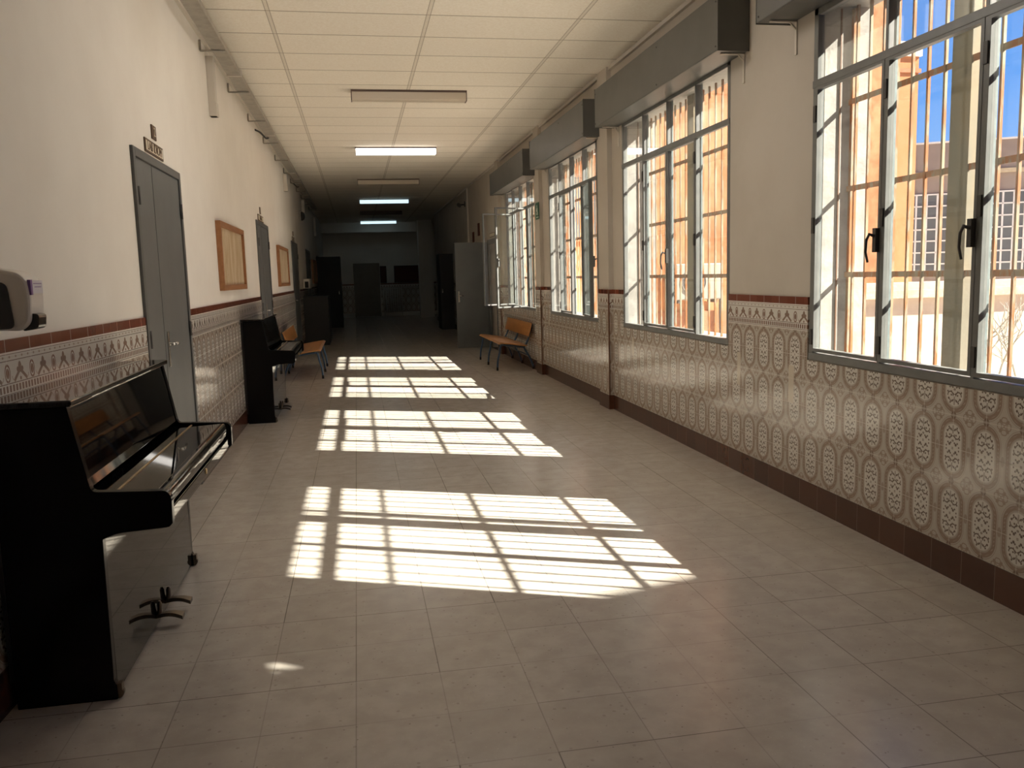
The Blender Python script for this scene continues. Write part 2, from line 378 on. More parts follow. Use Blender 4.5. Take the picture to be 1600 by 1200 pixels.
def struct(ob, label, cat): return tag(ob, label, cat, kind='structure')
def text(name, body, size, mat, parent, loc, rot, extrude=.001):
    cu = bpy.data.curves.new(name, 'FONT'); cu.body = body; cu.size = size; cu.extrude = extrude; cu.align_x = 'CENTER'; cu.align_y = 'CENTER'
    o = bpy.data.objects.new(name, cu); COL.objects.link(o)
    dg = bpy.context.evaluated_depsgraph_get(); me = bpy.data.meshes.new_from_object(o.evaluated_get(dg)); bpy.data.objects.remove(o)
    me.materials.clear(); me.materials.append(MT[mat]); ob = bpy.data.objects.new(name, me); COL.objects.link(ob)
    ob.location = loc; ob.rotation_euler = rot; ob.parent = parent; return ob

R, L, H = 2.607, -1.1745, 3.4625
Y0, Y1 = -6.0, 32.6
ZB, ZT = .885, 2.86
OUT = 2.94

# ------------------------------------------------------------------ room shell
struct(B(L-.3, R, Y0-.2, 28.0, -.15, 0).box(L-.3, 4.6, 28.0, Y1+.2, -.15, 0).build('floor', 'floor'), 'speckled grey-beige terrazzo tile floor running down the corridor', 'floor')
struct(B(L-.3, OUT, Y0-.2, 28.0, H, H+.2).box(L-.3, 4.7, 28.0, Y1+.2, H, H+.2).build('ceiling', 'ceiling'), 'suspended ceiling of cream textured panels', 'ceiling')
WPL = [(-6.2, -1.31), (2.0, -1.285), (4.975, L)]      # the near stretch of wall runs slightly out of line
def strip(mb, off, z0, z1, back=.01):
    for (ya, xa), (yb, xb_) in zip(WPL, WPL[1:]): mb.prism([(xa+off, ya), (xb_+off, yb), (xb_-back, yb), (xa-back, ya)], z0, z1, 'z')
    return mb
struct(strip(B(L-.4, L, 4.975, Y1+.2, -.15, H+.2), 0, -.15, H+.2, .25).build('wall_left', 'plaster'), 'cream plaster wall with the row of grey doors', 'wall')
WIN = [  # y0, y1, lights, label
    (2.52, 4.54, 3), (5.63, 8.05, 4), (8.93, 11.25, 4), (12.11, 14.57, 4), (-.80, 1.78, 4)]
DOOR_R = (15.62, 16.62, 2.09)
mb = MB(); y = Y0-.2
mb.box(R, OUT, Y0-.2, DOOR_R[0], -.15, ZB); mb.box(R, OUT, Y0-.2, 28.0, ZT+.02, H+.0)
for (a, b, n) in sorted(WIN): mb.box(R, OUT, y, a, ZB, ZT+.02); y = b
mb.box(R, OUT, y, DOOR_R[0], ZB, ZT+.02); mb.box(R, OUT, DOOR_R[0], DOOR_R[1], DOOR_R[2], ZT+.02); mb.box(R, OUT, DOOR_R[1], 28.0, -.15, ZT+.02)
struct(mb.build('wall_right', 'plaster_r_shaded'), 'cream plaster wall pierced by the tall barred windows', 'wall')
struct(B(L-.3, 4.8, Y1, Y1+.2, -.15, H+.2).build('wall_far', 'plaster'), 'dim plaster wall closing the far end of the corridor', 'wall')
struct(B(L-.3, R+.4, Y0-.2, Y0, -.15, H+.2).build('wall_back', 'plaster'), 'plaster wall behind the viewer', 'wall')
struct(B(4.6, 4.8, 28, Y1+.2, -.15, H+.2).box(R, 4.8, 27.8, 28.0, -.15, H+.2).build('wall_side', 'plaster'), 'plaster wall of the wider hall at the far end', 'wall')
# doorway recess behind the open grey door; near-black walls stand in for its shade
struct(B(R, OUT, DOOR_R[0], DOOR_R[1], -.15, 0).box(OUT, 4.2, 15.30, 15.40, -.15, 2.5).box(OUT, 4.2, 16.9, 17.0, -.15, 2.5).box(4.2, 4.3, 15.3, 17.0, -.15, 2.5).box(OUT, 4.3, 15.3, 17.0, 2.4, 2.5).box(OUT, 4.3, 15.3, 17.0, -.15, 0).build('wall_closet', 'shade_black'), 'small room behind the open grey door, its shade painted as near-black walls', 'wall')
# dado and plinth
DOORS_L = [(4.975, 6.235), (10.80, 12.16), (16.45, 18.0), (21.0, 22.75), (26.8, 28.4)]
mbd, mbp = MB(), MB(); y = Y0
for a, b in DOORS_L+[(Y1, Y1)]:
    if y == Y0: strip(mbd, .010, .15, 1.25); strip(mbp, .016, 0, .15)
    else: mbd.box(L-.01, L+.010, y, a, .15, 1.25); mbp.box(L-.01, L+.016, y, a, 0, .15)
    y = b
struct(mbd.build('trim_1', 'dado_l'), 'patterned brown and cream tile dado along the door side', 'tile dado')
struct(mbp.build('baseboard_left', 'plinth'), 'dark red-brown tile plinth along the door side', 'plinth')
mbd, mbp = MB(), MB()
mbd.box(R-.010, R+.01, Y0, DOOR_R[0], .15, ZB-.005); mbd.box(R-.010, R+.01, DOOR_R[1], 28, .15, 1.25); y = Y0
for (a, b, n) in sorted(WIN): mbd.box(R-.010, R+.01, y, a-.006, ZB-.005, 1.25); y = b+.006
mbd.box(R-.010, R+.01, y, DOOR_R[0], ZB-.005, 1.25); mbp.box(R-.016, R+.01, Y0, DOOR_R[0], 0, .15); mbp.box(R-.016, R+.01, DOOR_R[1], 28, 0, .15)
struct(mbd.build('trim_2', 'dado_r'), 'patterned brown and cream oval tile dado under the windows', 'tile dado')
struct(mbp.build('baseboard_right', 'plinth'), 'dark red-brown tile plinth under the windows', 'plinth')
struct(B(L, .3-.4, Y1-.012, Y1, .15, 1.25).box(.9, 4.6, Y1-.012, Y1, .15, 1.25).build('trim_3', 'dado_l'), 'patterned tile dado on the dim far wall', 'tile dado')
struct(strip(B(L, L+.025, 4.975, Y1, H-.03, H), .025, H-.03, H).build('trim_4', 'trunking'), 'thin cream edge strip where ceiling meets the door-side wall', 'ceiling trim')
struct(B(R-.03, R, Y0, 28, H-.035, H).build('trim_5', 'trunking'), 'thin cream edge strip where ceiling meets the window-side wall', 'ceiling trim')
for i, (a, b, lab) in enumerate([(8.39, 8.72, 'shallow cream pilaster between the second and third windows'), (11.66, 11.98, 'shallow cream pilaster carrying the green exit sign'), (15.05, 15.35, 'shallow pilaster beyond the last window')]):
    p = struct(B(R-.05, R, a, b, 1.25, H).build('trim_%d' % (6+i), 'plaster_r_shaded'), lab, 'pilaster')
    B(R-.060, R-.045, a-.010, b+.010, .15, 1.25).box(R-.05, R-.009, a-.010, a, .15, 1.25).box(R-.05, R-.009, b, b+.01, .15, 1.25).build('dado_tiles', 'dado_r', p)
    B(R-.066, R-.045, a-.016, b+.016, 0, .15).box(R-.05, R-.015, a-.016, a, 0, .15).box(R-.05, R-.015, b, b+.016, 0, .15).build('plinth_tiles', 'plinth', p)
    B(R-.0635, R-.050, a-.0135, a-.002, .15, 1.25).build('corner_strip', 'strip_brown', p)
struct(B(2.25, 2.75, 30.6, 31.1, 0, H).build('trim_9', 'plaster'), 'pale square pillar at the far right end', 'pillar')
struct(B(L, 2.25, 31.4, 31.8, H-.35, H).build('trim_10', 'plaster'), 'ceiling beam across the far end', 'beam')

# ------------------------------------------------------------------ windows with grilles
FX0, FX1 = R-.004, R+.036
ZTR = 2.445
def casement(parent, hy, sgn, wid, ang=0, handle=None, z0=.935, z1=2.430):
    """leaf hinged at y=hy, extending sgn*wid along y when shut, opened by ang (radians) into the room"""
    c = bpy.data.objects.new('casement', None); COL.objects.link(c); c.parent = parent; c.location = (R+.004, hy, 0); c.rotation_euler = (0, 0, sgn*ang)
    s = .020; a, b = (0, wid) if sgn > 0 else (-wid, 0)
    fr = B(-.012, .022, a, a+s, z0, z1).box(-.012, .022, b-s, b, z0, z1).box(-.012, .022, a+s, b-s, z0, z0+s).box(-.012, .022, a+s, b-s, z1-s, z1)
    fr.build('sash', 'frame_paint', c)
    B(.022, .030, a+.004, a+.012, z0, z1).box(.022, .030, b-.012, b-.004, z0, z1).build('outer_bead', 'frame_outer', c)
    B(.004, .008, a+s, b-s, z0+s, z1-s).build('pane', 'pane_glass', c)
    for hz in (1.02, 1.66, 2.28): B(-.020, .004, -.012, .012, hz-.045, hz+.045).build('hinge', 'hinge_dark', c)
    if handle is not None:
        f = b-.016 if sgn > 0 else a+.016; hb = MB().box(-.034, -.012, f-.013, f+.013, handle-.06, handle+.06)
        hb.tube([(-.03, f, handle+.02), (-.06, f, handle+.03), (-.075, f, handle), (-.078, f, handle-.06), (-.065, f, handle-.11)], [.009, .008, .007, .0065, .006], 8)
        hb.build('handle', 'hinge_dark' if ang == 0 else 'frame_paint', c)
    return c
WL = ['nearest barred window in view, closed, with blue sky behind its bars', 'closed barred window with orange courtyard wall behind, second one from the viewer',
      'third barred window, one leaf standing ajar against the glass', 'farthest barred window with two casements swung into the corridor', 'barred window beside the viewer']
OPEN = {2: {1: (9.54, -1, math.radians(164))}, 3: {1: None, 2: None}}
def window(i, y0, y1, n):
    wn = thing('window_%d' % (i+1), (0, 0, 0), WL[i], 'window', kind='structure')
    p = (y1-y0)/n; fw = .042
    B(FX0, FX1, y0, y0+fw, ZB, ZT).box(FX0, FX1, y1-fw, y1, ZB, ZT).box(FX0-.004, FX1, y0, y1, ZB, ZB+.042).box(FX0, FX1, y0, y1, ZT-.045, ZT).build('frame', 'frame_paint', wn, .003)
    B(FX0-.006, R+.020, y0, y1, ZTR-.021, ZTR+.021).build('transom', 'frame_paint', wn, .003)
    for k in range(1, n):
        yc = y0+p*k
        B(FX0-.002, FX1, yc-.011, yc+.011, ZB, ZT).build('mullion', 'frame_paint', wn, .003)
        B(FX1, FX1+.012, yc-.016, yc+.016, ZB+.03, ZT-.03).build('outer_bead', 'frame_outer', wn)
    for k in range(n): B(R+.018, R+.022, y0+p*k+.02, y0+p*k+p-.02, ZTR+.015, ZT-.04).build('pane', 'pane_dusty', wn)
    for k in range(n):
        ya, yb = y0+p*k+(.034 if k == 0 else .009), y0+p*(k+1)-(.034 if k == n-1 else .009)
        if (i, k) in ((2, 1), (3, 1), (3, 2)): continue
        if k in (0, n-1) and n == 4: B(R+.018, R+.022, ya, yb, ZB+.04, ZTR-.015).build('pane', 'pane_glass', wn)   # fixed side lights
        else:
            if n == 3: casement(wn, yb, -1, yb-ya, 0, 1.55)
            elif k == 1: casement(wn, ya, 1, yb-ya, 0, 1.55)
            else: casement(wn, yb, -1, yb-ya, 0, None)
    if i == 2: casement(wn, y0+p-.0+.025, 1, p-.03, math.radians(174), 1.55)
    if i == 3:
        casement(wn, y0+p+.02, 1, p-.04, math.radians(112), 1.62)
        casement(wn, y0+3*p-.02, -1, p-.04, math.radians(72), None)
    # sill inside the reveal, blind guides, exterior grille
    B(R+.03, OUT+.03, y0, y1, ZB-.03, ZB+.012).build('sill', 'reveal', wn)
    B(FX1, OUT+.002, y1-.006, y1+.0, ZB, ZT+.02).box(FX1, OUT+.002, y0, y0+.006, ZB, ZT+.02).box(FX1, OUT+.002, y0, y1, ZT+.012, ZT+.02).build('reveal', 'reveal', wn)
    B(2.760, 2.768, y1-.014, y1-.006, ZB, ZT).box(2.760, 2.775, y0+.006, y0+.02, ZB, ZT).build('blind_guide', 'guide_brown', wn)
    g = bpy.data.objects.new('grille', None); COL.objects.link(g); g.parent = wn
    gx = 2.82; ym = (y0+y1)/2 if i else 3.60
    B(gx-.012, gx+.05, ym-.065, ym+.065, ZB, ZT+.01).build('post', 'post', g, .004)
    B(gx+.01, gx+.045, y1-.03, y1-.006, ZB, ZT).build('end_bar', 'rust', g)
    for zc in (1.375, 1.865, 2.35): B(gx-.004, gx+.004, y0, y1-.01, zc-.015, zc+.015).build('crossbar', 'rust', g)
    k = 0; yc = ym+.122
    while yc < y1-.05: B(gx-.007, gx+.007, yc-.007, yc+.007, ZB, ZT).build('bar', 'rust', g); yc += .122
    yc = ym-.122
    while yc > y0+.03: B(gx-.007, gx+.007, yc-.007, yc+.007, ZB, ZT).build('bar', 'rust', g); yc -= .122
    return wn
for i, (a, b, n) in enumerate(WIN): window(i, a, b, n)

# ------------------------------------------------------------------ roller blind boxes
BX = [(2.20, 4.81, 2.85, 3.24, 'nearest grey blind box, cut off by the top of the picture'), (5.35, 8.22, 2.84, 3.20, 'long grey blind box above the closed second window'),
      (8.66, 11.40, 2.83, 3.20, 'grey blind box above the third window'), (11.90, 14.86, 2.82, 3.18, 'farthest grey blind box, above the window with open leaves')]
for a, b, z0, z1, lab in BX:
    t = thing('blind_box', (R-.01, (a+b)/2, z0), lab, 'blind box', 'grey roller blind boxes above the windows'); l = (b-a)/2; h = z1-z0
    B(-.212, .008, -l, l, 0, h).build('casing', 'box_grey', t, .006)
    B(-.213, .008, -l-.004, -l, -.004, h+.004).build('end_plate', 'box_grey', t); B(-.213, .008, l, l+.004, -.004, h+.004).build('end_plate', 'box_grey', t)
    for yy in (-l+.07, l-.07):
        MB().box(-.16, .008, yy-.011, yy+.011, -.009, -.002).box(.002, .010, yy-.011, yy+.011, -.19, -.002).obox((.002, yy-.003, -.05), (-.045, 0, .045), (0, .006, 0), (.006, 0, .006)).build('bracket', 'trunking', t)
    for yy in (-l+.03, -.3, l-.03):
        [MB().tube([(-.2125, yy, zz), (-.216, yy, zz)], .006, 8).build('screw', 'hinge_dark', t) for zz in (.03, h-.05)]

# ------------------------------------------------------------------ doors, left wall
DL = ['grey double door beside the near black piano, with steel handle', 'grey door behind the second piano, between two pinboards', 'third grey door along the wall, lit edge above the far bench',
      'dark door past the small wall dispenser', 'last dark door on the left before the end wall']
def door_left(i, y0, y1):
    z1 = 2.185; d = thing('door_%d' % (i+1), (L-.013, y0, 0), DL[i], 'door', kind='structure'); w_ = y1-y0; f = .05
    B(-.01, .030, 0, f, 0, z1).box(-.01, .030, w_-f, w_, 0, z1).box(-.01, .030, f, w_-f, z1-f, z1).build('frame', 'door_frame', d, .003)
    ys = w_*.36 if i < 2 else f
    if ys > f: B(-.01, .018, f+.003, ys-.0015, .006, z1-f-.003).build('leaf', 'door_grey', d, .002)
    lf = B(-.01, .020, ys+.0015, w_-f-.003, .006, z1-f-.003).build('leaf', 'door_grey', d, .002)
    hy = ys+.075
    hp = B(.020, .027, hy-.019, hy+.019, .92, 1.14).build('handle', 'steel', lf, .003)
    MB().tube([(.027, hy, 1.06), (.062, hy, 1.06)], .009, 10).tube([(.060, hy-.004, 1.06), (.062, hy+.05, 1.062), (.058, hy+.115, 1.055)], [.010, .009, .008], 10).build('lever', 'steel', hp)
    for zz in (.25, 1.12, 1.92):
        MB().tube([(.030, w_-f, zz-.05), (.030, w_-f, zz+.05)], .009, 8).build('hinge', 'hinge_dark', lf)
        if ys > f: MB().tube([(.030, f, zz-.05), (.030, f, zz+.05)], .009, 8).build('hinge', 'hinge_dark', d)
for i, (a, b) in enumerate(DOORS_L): door_left(i, a, b)
# open door, right wall
d = thing('door_6', (R, 16.62, 0), 'plain grey door standing open into the corridor behind the right bench', 'door', kind='structure', rz=0)
B(0-.03, .02, -1.0, -.95, 0, 2.09).box(-.03, .02, -.05, 0, 0, 2.09).box(-.03, .02, -1.0, 0, 2.04, 2.12).build('frame', 'door_frame', d)
lf = B(-.68, -.03, .0, .04, .01, 2.085).build('leaf', 'door_grey', d, .002)
hp = B(-.645, -.61, -.008, 0, .92, 1.14).build('handle', 'steel', lf, .002)
MB().tube([(-.627, 0, 1.05), (-.627, -.05, 1.05), (-.54, -.05, 1.045)], .009, 8).build('lever', 'steel', hp)
# far door
d = thing('door_7', (-.10, Y1, 0), 'pale brown door in the dim end wall', 'door', kind='structure')
B(0, .06, -.03, 0, 0, 2.0).box(.92, .98, -.03, 0, 0, 2.0).box(0, .98, -.03, 0, 1.94, 2.02).build('frame', 'far_door', d); B(.06, .92, -.02, 0, .01, 1.94).build('leaf', 'far_door', d)

# ------------------------------------------------------------------ pianos
def rounded(pts, r=.02, n=4, keep=()):
    out = []; N = len(pts)
    for i, p in enumerate(pts):
        if i in keep: out.append(p); continue
        p = Vector(p).to_2d() if len(p) == 3 else Vector(p); a = Vector(pts[i-1]); b = Vector(pts[(i+1) % N])
        da, db = (a-p), (b-p); q = min(r, da.length/2.2, db.length/2.2); A = p+da.normalized()*q; Bv = p+db.normalized()*q
        for k in range(n+1):
            t = k/n; out.append(tuple(A*(1-t)**2+p*2*t*(1-t)+Bv*t*t))
    return out
def piano(loc, label, ln=1.435, xb=.0):
    """upright piano; local x: 0 at wall, +x into the room; y along the wall"""
    t = thing('upright_piano', loc, label, 'piano', 'black upright pianos along the left wall')
    prof = [(xb+.02, .0), (.285, .0), (.285, .05), (.278, .07), (.284, .575), (.33, .592), (.50, .600), (.513, .615), (.515, .705), (.50, .730), (.262, .742), (.210, 1.035), (xb+.02, 1.035)]
    prof = rounded(prof, .018, 4, keep=(0, 1, 2, 3, 4, 7, 11, 12))
    for y0 in (0, ln-.035): MB().prism(prof, y0, y0+.035).build('side_panel', 'piano_side', t, .003)
    B(xb, .228, -.010, ln+.010, 1.035, 1.058).build('lid', 'piano_black', t, .006, 3)
    MB().prism([(.195, 1.030), (.205, 1.030), (.256, .752), (.244, .752)], .036, ln-.036).build('music_panel', 'piano_black', t, .002)
    MB().prism([(.2055, 1.030), (.2065, 1.027), (.2055, 1.027), (.2045, 1.030)], .04, ln-.04).build('lid_highlight', 'steel', t)  # thin steel sliver imitating the bright highlight line under the lid
    fb = B(.235, .468, .037, ln-.037, .708, .728).build('fallboard', 'piano_black', t, .003)
    B(.325, .333, .05, ln-.05, .7275, .7305).build('hinge_strip', 'brass', fb)
    MB().prism(rounded([(.455, .664), (.500, .664), (.502, .702), (.49, .7275), (.455, .728)], .012, 4), .037, ln-.037, smooth=False).build('fallboard_lip', 'piano_black', fb)
    B(.470, .503, .037, ln-.037, .612, .655).build('key_slip', 'piano_black', t, .004)
    B(.24, .49, .037, ln-.037, .592, .613).build('key_bed', 'piano_black', t, .003)
    B(.262, .279, .036, ln-.036, .012, .585).build('lower_panel', 'piano_black', t, .002)
    B(.20, .262, .036, ln-.036, .0, .045).build('bottom_rail', 'piano_satin', t)
    B(xb+.02, xb+.035, .035, ln-.035, .0, 1.035).build('back_panel', 'piano_satin', t)
    B(xb+.005, xb+.02, .0, ln, .10, 1.03).build('back_cloth', 'piano_satin', t)
    MB().tube([(.503, ln/2, .634), (.507, ln/2, .634)], .012, 12).build('lock', 'brass', t)
    for s in (.02, ln-.02):
        cs = MB().box(.27, .300, s-.014, s+.014, .03, .055); cs.tube([(.285, s-.012, .019), (.285, s+.012, .019)], .019, 12).build('caster', 'pedal_metal', t)
    for py in (ln/2-.085, ln/2+.085):
        pts = smooth_curve([(.26, py, .050), (.31, py, .060), (.35, py, .058), (.385, py, .046)], 5)
        pm = MB(); nn = len(pts)
        for k in range(nn-1):
            w0, w1 = (.010+.016*(k/nn)**1.5), (.010+.016*((k+1)/nn)**1.5); a, b = pts[k], pts[k+1]
            pm.add([a+Vector((0, -w0, 0)), a+Vector((0, w0, 0)), b+Vector((0, w1, 0)), b+Vector((0, -w1, 0)),
                    a+Vector((0, -w0, -.016)), a+Vector((0, w0, -.016)), b+Vector((0, w1, -.016)), b+Vector((0, -w1, -.016))],
                   [(0,1,2,3), (7,6,5,4), (0,3,7,4), (1,5,6,2)]+([(0,4,5,1)] if k == 0 else [])+([(2,6,7,3)] if k == nn-2 else []))
        pm.build('pedal', 'pedal_metal', t)
        MB().tube(smooth_curve([(.286, py, .045), (.290, py, .065), (.292, py, .088), (.293, py, .112)], 4), [.011]*6+[.010]*5+[.006]*2, 8).build('pedal_post', 'pedal_metal', t)
    return t
piano((L, 2.965, 0), 'glossy black upright piano in the left foreground', xb=-.055)
piano((L+.01, 8.75, 0), 'black upright piano farther down, in front of the second door')
# ------------------------------------------------------------------ benches
def bench(loc, label, flip):
    """local: x=0 at the front feet, +x towards the wall, y along; mirrored for the left wall"""
    t = thing('bench', loc, label, 'bench', 'school benches along the walls'); k = -1 if flip else 1; ln = 1.95
    def P(pts): return [(k*x, y, z) for x, y, z in pts]
    se = [(.01, .418), (.04, .432), (.20, .412), (.40, .378), (.45, .378), (.45, .362), (.40, .360), (.20, .394), (.04, .414), (.012, .402)]
    MB().prism([(k*a, b) for a, b in se], -.05, ln).build('seat', 'bench_wood', t, .004)
    bk = [(.462, .505), (.478, .503), (.535, .700), (.519, .705)]
    MB().prism([(k*a, b) for a, b in bk], -.05, ln).build('backrest', 'bench_wood', t, .005, 3)
    for yy in (.05, ln/2-.03, ln-.12):
        fl = smooth_curve(P([(0, yy, .03), (.012, yy, .16), (.04, yy, .27), (.055, yy, .36), (.085, yy, .385)]), 5)
        MB().tube(fl, .015, 10).build('leg', 'bench_blue', t)
        MB().tube(smooth_curve(P([(.085, yy, .385), (.25, yy, .368), (.40, yy, .345), (.455, yy, .40), (.505, yy, .52), (.548, yy, .68)]), 5), .015, 10).build('support', 'bench_blue', t)
        MB().tube(smooth_curve(P([(.41, yy, .345), (.45, yy, .27), (.51, yy, .16), (.555, yy, .03)]), 5), .015, 10).build('leg', 'bench_blue', t)
        for fx in (0, .555): MB().tube(P([(fx, yy, .0), (fx, yy, .05)]), .016, 10).build('foot_cap', 'rubber', t)
    MB().tube(P([(.475, .05, .215), (.475, ln-.12, .215)]), .010, 8).build('rail', 'bench_blue', t)
    return t
bench((2.03, 12.40, 0), 'wooden bench with blue steel legs on the right, under the open casements', False)
bench((-.55, 12.47, 0), 'wooden bench with blue steel legs on the left, beyond the second piano', True)

# ------------------------------------------------------------------ left wall fittings
t = thing('soap_dispenser', (L, 2.705, 1.30), 'white wall dispenser with black side window above the near piano', 'dispenser')
pf = [(-.072, .02), (.215, .005), (.240, .03), (.246, .10), (.240, .15), (.215, .175), (.14, .190), (-.072, .195)]
MB().prism(rounded(pf, .03, 5, keep=(0, 7)), -.06, .06).build('body', 'white_plastic', t, .012, 3)
MB().prism(rounded([(.02, .012), (.200, .012), (.188, .145), (.10, .158), (.02, .158)], .02, 4), -.064, -.058).build('side_window', 'black_plastic', t)
MB().prism(rounded([(.21, .003), (.255, .010), (.260, .052), (.230, .056)], .01, 3), -.042, .02).build('push_lever', 'black_plastic', t, .003)
B(.240, .2475, -.045, .045, .112, .150).build('label_strip', 'label_white', t); B(.240, .2485, -.052, -.038, .108, .152).build('label_mark', 'label_purple', t)
MB().box(.2475, .2482, -.028, .035, .140, .142).box(.2475, .2482, -.02, .03, .130, .132).build('print_lines', 'label_purple', t)
t = thing('paper_dispenser', (L, 19.9, 1.25), 'small white wall dispenser between the third and fourth doors', 'dispenser')
B(0, .14, -.35, .35, 0, .22).build('body', 'white_plastic', t, .02); B(.03, .11, -.354, -.35, .02, .16).build('side_window', 'black_plastic', t)
BD = [(7.70, 9.25, 1.36, 1.966, 'large pinboard with orange wooden frame above the second piano'), (13.35, 15.15, 1.35, 1.98, 'middle pinboard above the left bench'), (23.5, 25.8, 1.34, 2.0, 'dim pinboard, the farthest of the three on the left wall')]
for a, b, z0, z1, lab in BD:
    t = thing('pinboard', (L, a, z0), lab, 'pinboard', 'framed pinboards between the doors'); w_, h = b-a, z1-z0; f = .05
    B(0, .045, 0, f, 0, h).box(0, .045, w_-f, w_, 0, h).box(0, .045, f, w_-f, 0, f).box(0, .045, f, w_-f, h-f, h).build('frame', 'board_frame', t, .003)
    B(0, .022, f, w_-f, f, h-f).build('board', 'board_face', t)
def plaque(y, z, w_, h, txt, lab, name='door_sign'):
    t = thing(name, (L, y, z), lab, 'sign')
    B(0, .008, -w_/2, w_/2, -h/2, h/2).build('plate', 'brown_glaze', t, .002)
    if name == 'door_sign': B(.008, .0095, -w_/2+.020, w_/2-.020, -h/2+.012, h/2-.012).build('panel', 'cream_glaze', t)
    text('lettering', txt, h*(.95 if name == 'door_sign' else .9), 'brown_glaze' if name == 'door_sign' else 'cream_glaze', t, (.0105, 0, 0), (math.pi/2, 0, math.pi/2))
plaque(5.55, 2.243, .47, .080, 'LAB IDIOM', 'brown and cream lettered plaque over the near double door')
plaque(5.575, 2.347, .11, .085, '2', 'small brown number tile above the lettered plaque of the near door', 'number_plate')
plaque(11.37, 2.235, .62, .080, 'AULA 3', 'lettered plaque over the second door')
plaque(11.37, 2.335, .11, .085, '3', 'small number tile above the second door', 'number_plate')
plaque(17.1, 2.24, .62, .080, 'AULA 4', 'lettered plaque over the third door')
plaque(17.1, 2.345, .11, .085, '4', 'small number tile above the third door', 'number_plate')
t = thing('alarm_bell', (L, 19.6, 2.86), 'round dark alarm bell high on the left wall', 'bell')
MB().tube([(0, 0, 0), (.06, 0, 0), (.10, 0, 0), (.115, 0, 0)], [.10, .10, .075, .03], 20).build('dome', 'hinge_dark', t); MB().tube([(0, 0, 0), (.03, 0, 0)], .12, 20).build('back_plate', 'trunking', t)
for (y, z0, z1, wd, lab) in ((7.86, 2.86, 3.36, .09, 'cream vertical cable duct dropping from the tray, nearest of three'), (15.6, 3.0, 3.30, .10, 'cream vertical cable duct, middle of three on the left wall'), (20.6, 3.0, 3.3, .12, 'cream vertical cable duct above the alarm bell'), (26.2, 2.75, 3.3, .12, 'dim vertical cable duct near the far end')):
    t = thing('cable_duct', (L, y, z0), lab, 'cable duct', 'vertical cable ducts under the tray')
    B(0, .062, -wd/2, wd/2, 0, z1-z0).build('cover', 'trunking', t, .004); B(0, .068, -wd/2-.004, wd/2+.004, 0, .115).build('end_sleeve', 'trunking', t, .003)
# cable tray on wall hooks
t = thing('cable_tray', (L, 0, 3.32), 'long pale cable tray on wall brackets under the ceiling', 'cable tray')
B(.10, .215, -6, 24, .006, .010).box(.10, .104, -6, 24, .010, .05).box(.211, .215, -6, 24, .010, .05).build('tray', 'galvanised', t)
for yy in (4.4, 5.95, 7.5, 9.06, 10.64, 12.3, 14.0, 15.6, 17.2, 18.8, 20.4, 22.0, 23.6):
    MB().tube([(.012, yy, .085), (.012, yy, .006), (.016, yy, -.001), (.10, yy, -.001), (.21, yy, -.001)], .009, 8).build('bracket', 'galvanised', t)
for k, yy in enumerate((8.4, 11.7, 16.6, 19.7)): MB().box(.09, .225, yy-.01, yy+.01, .000, .055).build('joint_clip', 'trunking', t)
for k, (yy) in enumerate((11.6, 17.6)):
    MB().tube(smooth_curve([(.0, yy-.2, .03), (.05, yy-.05, .02), (.10, yy+.15, -.02), (.12, yy+.3, .012)], 5), .012, 8).build('cable', 'black_cable', t)

# ------------------------------------------------------------------ ceiling lamps
LP = [(5.55, .65, 'tube_fill', 'added lit ceiling lamp, out of view just ahead of the viewer, brightening the foreground'),  # first lamp is unseen, added to the row as fill for the foreground
      (9.62, .675, 'diffuser_off', 'unlit long ceiling lamp, nearest in the picture'), (13.66, .715, 'tube_warm', 'second ceiling lamp with white glowing cover'), (17.95, .755, 'diffuser_off', 'third ceiling lamp, unlit and dull'),
      (22.35, .81, 'tube_cool', 'fourth ceiling lamp, glowing bluish white'), (26.2, .84, 'lamp_rim', 'dark unlit ceiling lamp between the two bluish lit ones'), (30.5, .87, 'tube_cool', 'farthest ceiling lamp, glowing bluish white')]
for y, xc, mt, lab in LP:
    t = thing('ceiling_lamp', (xc, y, H), lab, 'ceiling lamp', 'long ceiling lamps down the corridor')
    B(-.63, .63, -.085, .085, -.022, 0).build('housing', 'lamp_rim', t)
    MB().prism([(-.078, -.022), (-.070, -.095), (-.055, -.105), (.055, -.105), (.070, -.095), (.078, -.022)], -.622, .622, 'x').build('diffuser', mt, t)
    for s in (-1, 1): MB().prism([(-.082, -.0), (-.074, -.098), (-.058, -.109), (.058, -.109), (.074, -.098), (.082, -.0)], s*.622, s*.632, 'x').build('end_cap', 'lamp_rim', t)

# ------------------------------------------------------------------ right wall small things
t = thing('exit_sign', (R-.051, 11.76, 2.31), 'green exit sign with white running figure on the pilaster', 'sign')
B(-.006, .0, -.115, .115, -.115, .115).build('plate', 'sign_green', t)
MB().box(-.0075, -.006, -.02, .03, -.02, .045).box(-.0075, -.006, -.005, .022, .052, .080).box(-.0075, -.006, .02, .06, -.05, -.03).box(-.0075, -.006, -.045, -.01, -.06, -.02).box(-.0075, -.006, .03, .055, .0, .02).build('pictogram', 'sign_white', t)
MB().box(-.0075, -.006, -.08, -.03, -.095, -.08).box(-.0075, -.006, -.01, .06, -.095, -.08).build('arrow_bar', 'sign_white', t)
t = thing('security_camera', (R, 20.0, 3.10), 'small dark security camera high on the right wall', 'camera')
B(-.02, 0, -.05, .05, -.05, .08).build('mount', 'hinge_dark', t); MB().tube([(-.02, 0, 0), (-.14, 0, .0)], .018, 8).build('arm', 'hinge_dark', t); MB().tube([(-.15, -.13, -.03), (-.15, .08, .01)], .045, 12).build('camera_body', 'hinge_dark', t)
tag(B(R-.03, R, 19.45, 19.55, 2.2, 3.43).build('conduit', 'trunking'), 'pale vertical conduit on the right wall above the open door', 'conduit')
